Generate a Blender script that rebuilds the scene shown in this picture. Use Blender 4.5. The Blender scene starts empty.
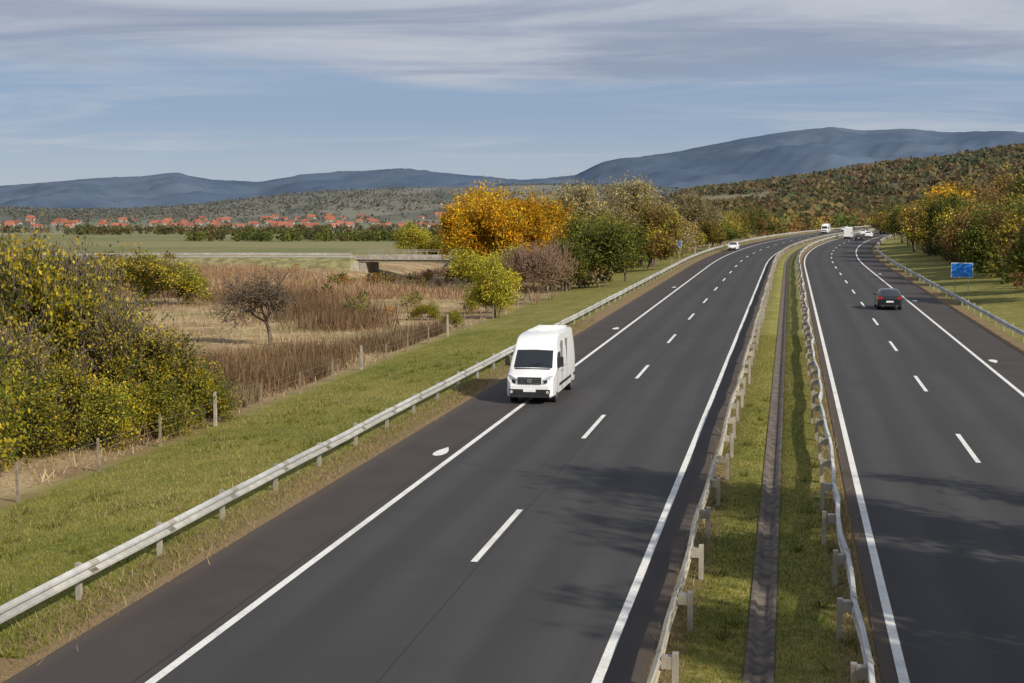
import bpy, math, numpy as np
from mathutils import Vector
R = math.radians
rng = np.random.default_rng(7)
scene = bpy.context.scene
COL = scene.collection
F = 1484.0; H = 8.1; TH = math.atan(277/1484.0); CT, ST = math.cos(TH), math.sin(TH)

# ------------------------------------------------------------ helpers
def site(px, D):
    t = (px-512)/F*D
    return t*CT - D*ST, t*ST + D*CT
def S(t):
    t = np.clip(t, 0, 1); return t*t*(3-2*t)
def xc(y):
    y = np.asarray(y, float)
    a = np.clip(y-200, 0, 400)
    o = a*a/2880.0
    b = np.clip(y-600, 0, 900)
    o = o + 0.2778*b - 0.2778*b*b/1800.0
    return o
MID = [(-2000,203),(-600,204),(-300,206),(0,208),(60,211),(130,210),(200,206),(260,199),(330,192),(400,188),(470,187),(560,185),(640,187),(700,191),(780,195),(1100,195),(3000,200)]
RGT = [(-400,260),(560,230),(640,210),(690,194),(740,189),(790,183),(840,177),(880,172),(930,166),(970,161),(1024,153),(1150,143),(1500,150),(3000,170)]
def prof(tab, px, r):
    t = np.array(tab, float)
    return H + r*(205-np.interp(px, t[:,0], t[:,1]))/F
def wob(x, y, s):
    x = x/s; y = y/s
    return (np.sin(x*1.3+y*.7)+np.sin(x*.6-y*1.9+1.3)+.6*np.sin(x*2.9+y*2.3+.5)+.5*np.sin(-x*4.3+y*3.7+2)+.3*np.sin(x*7.9+y*6.1))/3.4
def ground(x, y):
    x = np.asarray(x, float); y = np.asarray(y, float)
    d = x - xc(y); r = np.hypot(x, y)
    z = np.interp(d, [-60,-27,-23,-16,-14.2,-13.2,13.1,14.5,20,32,60], [-1.25,-1.05,-.8,-.15,-.03,-.03,-.03,-.03,.5,1.3,1.8])
    wd = S((np.abs(d)-28)/120)
    z = z + wd*.25*wob(x, y, 25)
    wd = np.maximum(wd, S((y-900)/350))
    lat = x*CT + y*ST; dep = -x*ST + y*CT
    az = np.arctan2(lat, dep)
    px = 512 + F*np.tan(np.clip(az, -1.3, 1.3))
    left = S((760-px)/400)
    z = z - 25*S((r-260)/1900)*wd*(.35+.65*left)
    zm = prof(MID, px, 3700.0); k = S((r-2250)/1450)*(1-.35*S((r-3700)/3500))
    zm = z + (zm-z)*k + k*(1-S((r-3000)/700))*9*wob(x, y, 300)
    front = S((dep-100)/300)
    zr = prof(RGT, px, 1850.0); k2 = S((r-430)/1420)**1.15*(1-.3*S((r-1850)/2500))*wd*front
    zr = z + (zr-z)*k2 + k2*(1-S((r-1500)/350))*10*wob(x, y, 140)
    zz = np.maximum(zm, zr)
    bx, by = site(410, 222)
    q = np.exp(-(((x-bx)/6.5)**4)) * S((46-np.abs(y-by))/20)
    return np.where(wd > 0, zz, z) - 1.6*q
def gz(x, y): return float(ground(x, y))

def mesh_np(name, v, f, mats=(), mi=None, col=None, attrs=None, smooth=False):
    v = np.asarray(v, np.float32); f = np.asarray(f, np.int32); k = f.shape[1]
    m = bpy.data.meshes.new(name)
    m.vertices.add(len(v)); m.vertices.foreach_set('co', v.ravel())
    m.loops.add(f.size); m.loops.foreach_set('vertex_index', f.ravel())
    m.polygons.add(len(f)); m.polygons.foreach_set('loop_start', np.arange(0, f.size, k, dtype=np.int32))
    if mi is not None: m.polygons.foreach_set('material_index', np.asarray(mi, np.int32))
    for a in mats: m.materials.append(a)
    if col is not None:
        c = m.color_attributes.new('Col', 'FLOAT_COLOR', 'POINT')
        cc = np.ones((len(v), 4), np.float32); cc[:, :3] = col
        c.data.foreach_set('color', cc.ravel())
    for nme, arr in (attrs or {}).items():
        a = m.attributes.new(nme, 'FLOAT', 'POINT'); a.data.foreach_set('value', np.asarray(arr, np.float32))
    m.update(calc_edges=True)
    if smooth: m.polygons.foreach_set('use_smooth', np.ones(len(f), bool))
    return m
def obj(name, mesh, loc=(0,0,0), rz=0, sc=(1,1,1)):
    o = bpy.data.objects.new(name, mesh); COL.objects.link(o)
    o.location = loc; o.rotation_euler = (0,0,rz); o.scale = sc
    return o

class MB:
    def __init__(s): s.v=[]; s.f=[]; s.m=[]; s.sm=[]
    def add(s, vs, fs, m=0, smooth=False):
        b=len(s.v); s.v += [tuple(map(float,p)) for p in vs]
        for i,q in enumerate(fs):
            s.f.append(tuple(b+j for j in q)); s.m.append(m[i] if isinstance(m, list) else m); s.sm.append(smooth)
    def box(s, c, d, m=0, taper=1.0):
        x,y,z=c; a,b,h=d[0]/2,d[1]/2,d[2]/2
        vs=[(x-a,y-b,z-h),(x+a,y-b,z-h),(x+a,y+b,z-h),(x-a,y+b,z-h),
            (x-a*taper,y-b*taper,z+h),(x+a*taper,y-b*taper,z+h),(x+a*taper,y+b*taper,z+h),(x-a*taper,y+b*taper,z+h)]
        s.add(vs,[(3,2,1,0),(4,5,6,7),(0,1,5,4),(1,2,6,5),(2,3,7,6),(3,0,4,7)],m)
    def cyl(s, c, ax, r, L, m=0, n=20, r2=None):
        r2 = r if r2 is None else r2
        ax=Vector(ax).normalized(); u=ax.orthogonal().normalized(); w=ax.cross(u); c=Vector(c)
        vs=[]
        for k,rr in ((-.5,r),(.5,r2)):
            for i in range(n):
                t=2*math.pi*i/n; vs.append(c+ax*L*k+u*math.cos(t)*rr+w*math.sin(t)*rr)
        fs=[(i,(i+1)%n,n+(i+1)%n,n+i) for i in range(n)]+[tuple(reversed(range(n))),tuple(range(n,2*n))]
        s.add(vs,fs,m)
    def mesh(s, name, mats, angle=None):
        me=bpy.data.meshes.new(name); me.from_pydata(s.v,[],s.f)
        for a in mats: me.materials.append(a)
        for p,mm in zip(me.polygons,s.m): p.material_index=mm
        me.update()
        if angle is not None:
            for p in me.polygons: p.use_smooth=True
            try: me.set_sharp_from_angle(angle=R(angle))
            except Exception: pass
        return me

# ------------------------------------------------------------ node helper
class NT:
    def __init__(s, name):
        s.mat=bpy.data.materials.new(name); s.mat.use_nodes=True; s.t=s.mat.node_tree; s.t.nodes.clear()
        s.out=s.t.nodes.new('ShaderNodeOutputMaterial')
    def n(s, ty, **kw):
        a=s.t.nodes.new(ty)
        for k,v in kw.items(): setattr(a,k,v)
        return a
    def set(s, sock, v):
        if isinstance(v, bpy.types.NodeSocket): s.t.links.new(v, sock)
        else:
            if isinstance(v,(tuple,list)) and len(v)==3 and sock.type=='RGBA': v=(*v,1)
            sock.default_value=v
    def math(s, op, a, b=None, c=None, clamp=False):
        m=s.n('ShaderNodeMath',operation=op,use_clamp=clamp); s.set(m.inputs[0],a)
        if b is not None: s.set(m.inputs[1],b)
        if c is not None: s.set(m.inputs[2],c)
        return m.outputs[0]
    def mix(s, f, a, b, bt='MIX'):
        m=s.n('ShaderNodeMix',data_type='RGBA',blend_type=bt); s.set(m.inputs['Factor'],f); s.set(m.inputs[6],a); s.set(m.inputs[7],b); return m.outputs[2]
    def mr(s, v, a, b, c=0.0, d=1.0, smooth=True):
        m=s.n('ShaderNodeMapRange',interpolation_type='SMOOTHSTEP' if smooth else 'LINEAR')
        for i,q in enumerate((v,a,b,c,d)): s.set(m.inputs[i],q)
        return m.outputs[0]
    def pos(s):
        if not hasattr(s,'_g'): s._g=s.n('ShaderNodeNewGeometry')
        return s._g.outputs['Position']
    def scale(s, v, sc):
        m=s.n('ShaderNodeVectorMath',operation='MULTIPLY'); s.set(m.inputs[0],v); m.inputs[1].default_value=sc; return m.outputs[0]
    def noise(s, v, sc, det=4, rough=.55, dist=0):
        m=s.n('ShaderNodeTexNoise'); s.set(m.inputs['Vector'],v); m.inputs['Scale'].default_value=sc; m.inputs['Detail'].default_value=det
        m.inputs['Roughness'].default_value=rough; m.inputs['Distortion'].default_value=dist; return m.outputs['Fac']
    def attr(s, nme, o='Fac'):
        m=s.n('ShaderNodeAttribute'); m.attribute_name=nme; return m.outputs[o]
    def dist(s):
        m=s.n('ShaderNodeVectorMath',operation='LENGTH'); s.set(m.inputs[0],s.pos()); return m.outputs['Value']
    def haze(s, c, L=8500.0, hc=(.15,.205,.28)):  # aerial haze painted into the base colour, growing with distance from the origin
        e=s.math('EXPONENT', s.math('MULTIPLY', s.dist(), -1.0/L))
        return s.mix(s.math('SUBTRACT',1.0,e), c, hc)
    def bump(s, h, st=.5, dist=.05):
        b=s.n('ShaderNodeBump'); b.inputs['Strength'].default_value=st; b.inputs['Distance'].default_value=dist; s.set(b.inputs['Height'],h); return b.outputs['Normal']
    def pbr(s, c, rough=.8, metal=0, normal=None, spec=.5, coat=0):
        b=s.n('ShaderNodeBsdfPrincipled'); s.set(b.inputs['Base Color'],c); s.set(b.inputs['Roughness'],rough); b.inputs['Metallic'].default_value=metal
        b.inputs['Specular IOR Level'].default_value=spec; b.inputs['Coat Weight'].default_value=coat
        if normal is not None: s.set(b.inputs['Normal'],normal)
        s.t.links.new(b.outputs[0], s.out.inputs[0]); return b
def simple(name, c, rough=.6, metal=0, spec=.5, var=.12, sc=6.0, coat=0):
    k=NT(name); f=k.noise(k.pos(),sc,4)
    cc=k.mix(k.mr(f,.3,.7), tuple(x*(1-var) for x in c), tuple(min(1,x*(1+var)) for x in c))
    k.pbr(cc,rough,metal,spec=spec,coat=coat); return k.mat

# ------------------------------------------------------------ materials
def m_asphalt():
    k=NT('asphalt'); d=k.attr('d'); P=k.pos()
    lane=k.noise(k.scale(P,(.9,.02,1)),1.4,3)
    fine=k.noise(P,45,3,.7); mid=k.noise(P,.35,4); big=k.noise(k.scale(P,(1,.25,1)),.16,3,.6,.6)
    base=k.mix(k.mr(lane,.3,.7),(.035,.0325,.0335),(.051,.0475,.0485))
    tr=None
    for c in (-11.0+2.2-.9,-11.0+2.2+.9,-5.0-.9,-5.0+.9,4.0-.9,4.0+.9,8.0-.9,8.0+.9):
        g=k.mr(k.math('ABSOLUTE',k.math('SUBTRACT',d,c)),.1,.6,1,0)
        tr=g if tr is None else k.math('MAXIMUM',tr,g)
    base=k.mix(k.math('MULTIPLY',tr,.45),base,(.068,.065,.065))
    oil=None
    for c in (-8.8,-5.0,4.0,8.0):
        g=k.mr(k.math('ABSOLUTE',k.math('SUBTRACT',d,c)),.05,.55,1,0)
        oil=g if oil is None else k.math('MAXIMUM',oil,g)
    base=k.mix(k.math('MULTIPLY',k.math('MULTIPLY',oil,lane),.65),base,(.025,.025,.027))
    base=k.mix(k.math('MULTIPLY',k.mr(big,.5,.66),.45),base,(.027,.026,.027))
    sh=k.math('MAXIMUM',k.mr(d,-10.8,-10.6,1,0),k.math('MAXIMUM',k.mr(d,10.0,10.2,0,1),k.mr(k.math('ABSOLUTE',k.math('ADD',d,.45)),2.55,2.75,1,0)))
    shc=k.mix(k.mr(mid,.35,.65),(.044,.031,.028),(.064,.048,.043))
    base=k.mix(sh,base,shc)
    base=k.mix(k.math('MULTIPLY',k.mr(mid,.45,.7),.3),base,(.03,.029,.03))
    base=k.mix(k.mr(fine,.25,.75),k.mix(.45,base,(.02,.02,.02)),k.mix(.2,base,(.14,.135,.13)))
    j=k.mr(k.math('ABSOLUTE',k.math('ADD',k.math('ADD',d,10.85),k.math('MULTIPLY',mid,.06))),.01,.04,1,0)
    j2=k.mr(k.math('ABSOLUTE',k.math('ADD',k.math('ADD',d,6.75),k.math('MULTIPLY',mid,.06))),.008,.03,1,0)
    base=k.mix(k.math('MULTIPLY',k.math('MAXIMUM',j,j2),.6),base,(.018,.018,.018))
    dust=k.math('MAXIMUM',k.mr(k.math('ADD',d,k.math('MULTIPLY',mid,.8)),-12.7,-12.1,1,0),k.mr(k.math('ABSOLUTE',k.math('ADD',d,k.math('ADD',.31,k.math('MULTIPLY',k.math('SUBTRACT',mid,.5),.5)))),2.05,2.5,1,0))
    base=k.mix(k.math('MULTIPLY',dust,.45),base,(.11,.08,.055))
    k.pbr(base,.82,normal=k.bump(fine,.35,.01),spec=.3); return k.mat
def m_paint():
    k=NT('road_paint'); P=k.pos(); f=k.noise(P,14,5,.7); g=k.noise(P,1.2,3)
    c=k.mix(k.mr(f,.48,.75),(.76,.75,.71),(.36,.35,.33)); c=k.mix(k.math('MULTIPLY',k.mr(g,.45,.7),.4),c,(.42,.41,.39))
    k.pbr(c,.6); return k.mat
def m_ground():
    k=NT('ground'); P=k.pos(); d=k.attr('d'); r=k.dist(); hill=k.attr('hill')
    n0=k.noise(P,.045,4); n1=k.noise(P,.4,5,.6); n2=k.noise(P,3.5,5,.65); n3=k.noise(P,28,4,.7); st=k.noise(k.scale(P,(1,.12,1)),1.3,4,.6)
    g=k.mix(k.mr(n1,.38,.62),(.095,.125,.018),(.25,.22,.055))
    g=k.mix(k.mr(st,.42,.62),g,(.17,.165,.032))
    g=k.mix(k.math('MULTIPLY',k.mr(n2,.45,.66),.65),g,(.30,.235,.095))
    g=k.mix(k.math('MULTIPLY',k.mr(n3,.4,.7),.5),g,(.30,.27,.10))
    g=k.mix(k.math('MULTIPLY',k.mr(n3,.5,.3),.5),g,(.045,.055,.01))
    e=None
    for c,w in ((-13.5,.7),(-2.2,.35),(1.55,.4),(13.0,.5)):
        q=k.mr(k.math('SUBTRACT',k.math('ABSOLUTE',k.math('SUBTRACT',d,c)),k.math('MULTIPLY',k.math('SUBTRACT',n2,.4),1.6)),w*.4,w*1.5,1,0)
        e=q if e is None else k.math('MAXIMUM',e,q)
    g=k.mix(e,g,k.mix(k.mr(n3,.35,.65),(.14,.095,.05),(.32,.23,.12)))
    dry=k.mix(k.mr(n1,.35,.65),(.28,.19,.10),(.46,.35,.195)); dry=k.mix(k.mr(n2,.5,.75),dry,(.20,.145,.08))
    dry=k.mix(k.math('MULTIPLY',k.mr(n0,.5,.62),.5),dry,(.25,.15,.085))
    dry=k.mix(k.math('MULTIPLY',k.mr(n0,.46,.38),.5),dry,(.20,.20,.06))
    dn=k.math('ADD',d,k.math('MULTIPLY',k.math('SUBTRACT',n1,.5),3.0))
    c=k.mix(k.mr(dn,-22.0,-24.0),g,dry)
    vo=k.n('ShaderNodeTexVoronoi'); k.set(vo.inputs['Vector'],k.scale(P,(.0035,.0105,.0))); vo.inputs['Scale'].default_value=1
    sx=k.n('ShaderNodeSeparateColor'); k.set(sx.inputs[0],vo.outputs['Color'])
    fa=k.mix(k.mr(sx.outputs[0],.3,.7,smooth=False),(.16,.17,.06),(.32,.26,.14))
    fa=k.mix(k.mr(sx.outputs[1],.6,.75),fa,(.22,.16,.10)); fa=k.mix(k.mr(sx.outputs[2],.72,.8),fa,(.14,.18,.045))
    fa=k.mix(k.math('MULTIPLY',n1,.4),fa,(.19,.16,.08)); fa=k.mix(k.math('MULTIPLY',k.mr(n0,.45,.65),.35),fa,(.28,.22,.12))
    c=k.mix(k.math('MULTIPLY',k.mr(r,240,280),k.mr(d,-40,-60)),c,fa)
    rf=k.mix(k.mr(n1,.3,.7),(.07,.08,.02),(.15,.11,.045))
    c=k.mix(k.mr(d,20,26),c,rf)
    nh=k.noise(P,.006,5,.6); nh2=k.noise(P,.03,5,.65)
    hc=k.mix(k.mr(nh,.4,.62),(.075,.078,.03),(.13,.095,.05)); hc=k.mix(k.mr(nh2,.5,.7),hc,(.065,.066,.028))
    hf=k.n('ShaderNodeTexVoronoi'); k.set(hf.inputs['Vector'],k.scale(P,(.004,.002,.0))); hf.inputs['Scale'].default_value=1
    hs=k.n('ShaderNodeSeparateColor'); k.set(hs.inputs[0],hf.outputs['Color'])
    hc=k.mix(k.mr(hs.outputs[0],.68,.74),hc,(.19,.16,.085)); hc=k.mix(k.mr(hs.outputs[1],.78,.82),hc,(.12,.145,.05))
    c=k.mix(hill,c,hc)
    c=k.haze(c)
    k.pbr(c,.95,normal=k.bump(k.math('ADD',n3,k.math('MULTIPLY',n2,2.0)),.6,.04),spec=.1); return k.mat
def m_leaf(name='leaves', trans=.3, haze=True):
    k=NT(name); a=k.attr('Col','Color')
    oi=k.n('ShaderNodeObjectInfo'); f=k.mr(oi.outputs['Random'],0,1,.8,1.25,False)
    m=k.n('ShaderNodeVectorMath',operation='SCALE'); k.set(m.inputs[0],a); k.set(m.inputs['Scale'],f)
    c=m.outputs[0]
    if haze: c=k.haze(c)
    b=k.n('ShaderNodeBsdfDiffuse'); k.set(b.inputs[0],c); t=k.n('ShaderNodeBsdfTranslucent'); k.set(t.inputs[0],c)
    x=k.n('ShaderNodeMixShader'); x.inputs[0].default_value=trans
    k.t.links.new(b.outputs[0],x.inputs[1]); k.t.links.new(t.outputs[0],x.inputs[2]); k.t.links.new(x.outputs[0],k.out.inputs[0]); return k.mat
def m_steel(name, a, b, rust=.25):
    k=NT(name); P=k.pos(); n=k.noise(P,2.2,5,.65); n2=k.noise(k.scale(P,(9,9,1.5)),3,4); n4=k.noise(k.scale(P,(1,.5,1)),.5,2)
    c=k.mix(k.mr(n,.3,.7),a,b); c=k.mix(k.math('MULTIPLY',k.mr(n4,.4,.6),.35),c,tuple(q*.6 for q in a)); c=k.mix(k.math('MULTIPLY',k.mr(n2,.55,.75),rust),c,(.22,.15,.09))
    k.pbr(c,.5,.3,spec=.5); return k.mat

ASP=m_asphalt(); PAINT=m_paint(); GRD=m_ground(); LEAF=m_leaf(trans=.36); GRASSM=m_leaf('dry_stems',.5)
BARK=simple('bark',(.13,.10,.07),.9,sc=4,var=.35); BARKL=simple('bark_pale',(.27,.235,.18),.9,sc=4,var=.3)
STEEL=m_steel('galvanised_steel',(.46,.46,.44),(.66,.65,.61),.35); STEELW=m_steel('weathered_steel',(.44,.385,.28),(.66,.60,.46),.55)
POSTM=m_steel('post_steel',(.34,.31,.26),(.50,.46,.38),.5)
CONC=simple('concrete',(.33,.30,.25),.9,var=.25,sc=2.5); CONCD=simple('channel_concrete',(.10,.08,.065),.95,var=.5,sc=3)
FPOST=simple('weathered_post',(.22,.18,.13),.9,var=.3,sc=5)
BLACK=simple('black_plastic',(.02,.02,.022),.55,var=.2); RUB=simple('rubber',(.018,.018,.018),.85)
GLASS=simple('dark_glass',(.012,.016,.02),.06,spec=.8,var=.05); WHITE=simple('white_car_paint',(.80,.80,.80),.28,coat=.5,var=.02)
CHROME=simple('chrome',(.6,.6,.62),.2,.9); LAMP=simple('headlamp_lens',(.45,.48,.5),.12,spec=.9); RED=simple('tail_lamp',(.45,.012,.01),.2)
BLKP=simple('black_car_paint',(.012,.013,.016),.2,coat=.7,var=.05); PLATE=simple('number_plate',(.75,.75,.73),.5)
SEAM=simple('panel_gap',(.16,.16,.165),.6); BLUE=simple('sign_blue',(.015,.19,.66),.35,var=.04); SIGNW=simple('sign_white',(.78,.78,.78),.4,var=.04)
ALU=simple('wheel_alloy',(.4,.4,.41),.35,.7)

# ------------------------------------------------------------ ground sheet
def geo(a, b, g, s0):
    o=[a]; s=s0
    while o[-1]<b: o.append(o[-1]+s); s*=g
    return o
left=[-v for v in geo(24,9500,1.085,2.0)][::-1]
cols=left+[-22.5,-20,-18,-16.5,-15.5,-14.5,-13.6,-13.15,-13.0,-10,-7,-4,-2.5,-2.32,-2.2,-1.5,-.62,-.58,-.22,-.18,.8,1.5,1.62,1.75,4,7,10,12.4,12.6,13.2,14.5,16,18,21]+geo(24,9500,1.085,2.5)
cols=np.array(cols); rows=np.array([-400,-250,-150,-100,-70]+list(np.arange(-50,420,5.0))+geo(420,10500,1.018,6.0))
X,Y=np.meshgrid(cols,rows); XX=X+xc(Y); ZZ=ground(XX,Y)
ditch=(X>-.6)&(X<-.2); ZZ=np.where(ditch,-.16,ZZ)
corr=(np.abs(X+.25)>2.2)&(X>-12.9)&(X<12.5)&(Y<900); ZZ=np.where(corr,-.12,ZZ)
nr,nc=X.shape
V=np.stack([XX,Y,ZZ],-1).reshape(-1,3)
i=np.arange((nr-1)*(nc-1)); a=(i//(nc-1))*nc+i%(nc-1); Fq=np.stack([a,a+1,a+1+nc,a+nc],1)
r=np.hypot(XX,Y); lat=XX*CT+Y*ST; dep=-XX*ST+Y*CT; pxg=512+F*np.tan(np.clip(np.arctan2(lat,dep),-1.3,1.3))
hill=np.maximum(S((r-2350)/350), S((r-560)/250)*S((pxg-600)/150))*np.maximum(S((np.abs(X)-28)/40),S((Y-900)/200))
obj('ground', mesh_np('ground',V,Fq,[GRD],attrs={'d':X.ravel(),'hill':hill.ravel()},smooth=True))

# ------------------------------------------------------------ road strips
yr=np.array([-60,-40]+list(np.arange(-30,300,6.0))+list(np.arange(300,880,6.0)))
def strip(name, ds, z, ys, mat, zs=None):
    ds=np.array(ds,float); Xg,Yg=np.meshgrid(ds,ys); Z=np.full(Xg.shape,z) if zs is None else np.broadcast_to(np.array(zs,float),Xg.shape)
    n,c=Xg.shape; v=np.stack([Xg+xc(Yg),Yg,Z],-1).reshape(-1,3)
    i=np.arange((n-1)*(c-1)); a=(i//(c-1))*c+i%(c-1)
    return mesh_np(name,v,np.stack([a,a+1,a+1+c,a+c],1),[mat],attrs={'d':Xg.ravel()})
obj('motorway_carriageway', strip('carriageway',[-13.06,-10.7,-8.8,-6.95,-5,-3.1,-2.3],0.0,yr,ASP))
obj('motorway_carriageway', strip('carriageway',[1.68,2.1,4,6,8,9.9,12.6],0.0,yr,ASP))
def curvestrips(items):
    v=[];f=[]
    for d0,d1,y0,y1 in items:
        n=max(1,int((y1-y0)/6)); ys=np.linspace(y0,y1,n+1)
        for j in range(n+1):
            v+= [(d0+xc(ys[j]),ys[j],.006),(d1+xc(ys[j]),ys[j],.006)]
        b=len(v)-2*(n+1)
        f+=[(b+2*j,b+2*j+1,b+2*j+3,b+2*j+2) for j in range(n)]
    return v,f
it=[(-10.66,-10.48,-40,870),(-3.19,-3.01,-40,870),(1.96,2.14,-40,870),(9.86,10.04,-40,870)]
for kk in range(-4,45):
    y0=32.5+18.27*kk; it.append((-7.03,-6.87,y0,y0+5.9)); y0=48.2+18.3*kk; it.append((5.9,6.06,y0,y0+6.0))
v,f=curvestrips(it)
obj('road_markings', mesh_np('road_markings',v,f,[PAINT]))
mk=MB()
for (cx,cy) in ((-11.15,47.0),(-11.15,97),(-11.15,147),(10.55,80.3),(10.55,130),(10.55,180)):
    pts=[(0,-1.0),(.16,-.35),(.2,.1),(.14,.5),(0,.62),(-.14,.5),(-.2,.1),(-.16,-.35)]
    mk.add([(cx+p[0]*1.1,cy-p[1]*1.1*(1 if cx<0 else -1),.006) for p in pts],[tuple(range(8)) if cx>0 else tuple(reversed(range(8)))],0)
obj('distance_marking', mk.mesh('distance_marking',[PAINT]))
obj('drainage_channel', strip('drainage_channel',[-.66,-.57,-.5,-.3,-.23,-.14],0,yr,CONCD,[.0,.0,-.1,-.1,.0,.0]))

# ------------------------------------------------------------ guardrails
def guardrail(d, face, mat, y0, y1, wav=0.0, seed=1, spacer=.16, pw=.12):
    g=np.random.default_rng(seed)
    prof=[(0,.43),(.02,.44),(.085,.48),(.09,.53),(.0,.575),(.0,.62),(.09,.665),(.085,.715),(.02,.755),(0,.765),(-.015,.755)]
    ys=np.arange(y0,y1,2.0)
    off=wav*(np.sin(ys*.31)+.7*np.sin(ys*.83+1)+g.normal(0,.35,len(ys))); zo=wav*.5*(np.sin(ys*.47+2)+g.normal(0,.3,len(ys)))
    mb=MB(); v=[];f=[]; n=len(prof)
    for j,yy in enumerate(ys):
        for (o,z) in prof: v.append((d+xc(yy)+off[j]+face*o, yy, z+zo[j]))
    for j in range(len(ys)-1):
        for q in range(n-1): f.append((j*n+q,j*n+q+1,(j+1)*n+q+1,(j+1)*n+q))
    mb.add(v,f,0)
    for j in range(0,len(ys),2):
        yy=ys[j]; cx=d+xc(yy)+off[j]
        if yy<320:
            lean=g.normal(0,.015)
            mb.box((cx-face*(spacer+.05)+lean,yy,.27),(.1,pw,.92+g.normal(0,.03)),1)
            mb.box((cx-face*(spacer/2),yy,.58+zo[j]),(spacer-.01,pw*1.2,.2),1)
            lv=[]; 
            for q_,dy_ in enumerate((.0,.32)):
                o_=np.interp(yy+dy_,ys,off); z_=np.interp(yy+dy_,ys,zo)
                for (o,z) in prof: lv.append((d+xc(yy+dy_)+o_+face*(o+.008), yy+dy_, z+z_+(.006 if z>.6 else -.004)))
            mb.add(lv,[(q,q+1,n+q+1,n+q) for q in range(n-1)],1)
            for dz in (-.09,.09): mb.cyl((cx+face*.1,yy+.1,.60+zo[j]+dz),(1,0,0),.02,.02,1,6)
        else: mb.box((cx-face*.12,yy,.3),(.12,.12,.8),1)
    return obj('guardrail',mb.mesh('guardrail',[mat,POSTM]))
guardrail(-14.15,1,STEEL,-32,760,.014,1)
guardrail(-2.0,-1,STEELW,-32,760,.035,2,.18,.15)
guardrail(1.28,1,STEEL,-32,760,.055,3,.2,.15)
guardrail(13.55,-1,STEEL,-32,600,.01,4)

# ------------------------------------------------------------ trees
def tubes(segs, sides=5):
    segs=np.array(segs); p0,p1,r0,r1=segs[:,0:3],segs[:,3:6],segs[:,6],segs[:,7]
    ax=p1-p0; ax/=np.linalg.norm(ax,axis=1,keepdims=True)+1e-9
    ref=np.where(np.abs(ax[:,2:3])>.9,[[1,0,0]],[[0,0,1]]); u=np.cross(ax,ref); u/=np.linalg.norm(u,axis=1,keepdims=True)+1e-9; w=np.cross(ax,u)
    t=np.arange(sides)*2*np.pi/sides
    ring=u[:,None,:]*np.cos(t)[None,:,None]+w[:,None,:]*np.sin(t)[None,:,None]
    a=p0[:,None,:]+ring*r0[:,None,None]; b=p1[:,None,:]+ring*r1[:,None,None]
    v=np.concatenate([a,b],1).reshape(-1,3)
    base=np.arange(len(segs))[:,None]*2*sides; q=np.arange(sides); q2=(q+1)%sides
    f=np.stack([base+q,base+q2,base+sides+q2,base+sides+q],-1).reshape(-1,4)
    return v,f
def quads(c, su, sv, g, flat=0.0):
    n=len(c); u=g.normal(size=(n,3)); u/=np.linalg.norm(u,axis=1,keepdims=True); w=g.normal(size=(n,3)); w=np.cross(u,w); w/=np.linalg.norm(w,axis=1,keepdims=True)
    su=np.broadcast_to(su,(n,))[:,None]; sv=np.broadcast_to(sv,(n,))[:,None]
    v=np.stack([c-u*su,c-w*sv,c+u*su,c+w*sv],1).reshape(-1,3)
    return v,np.arange(4*n).reshape(-1,4)
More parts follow.
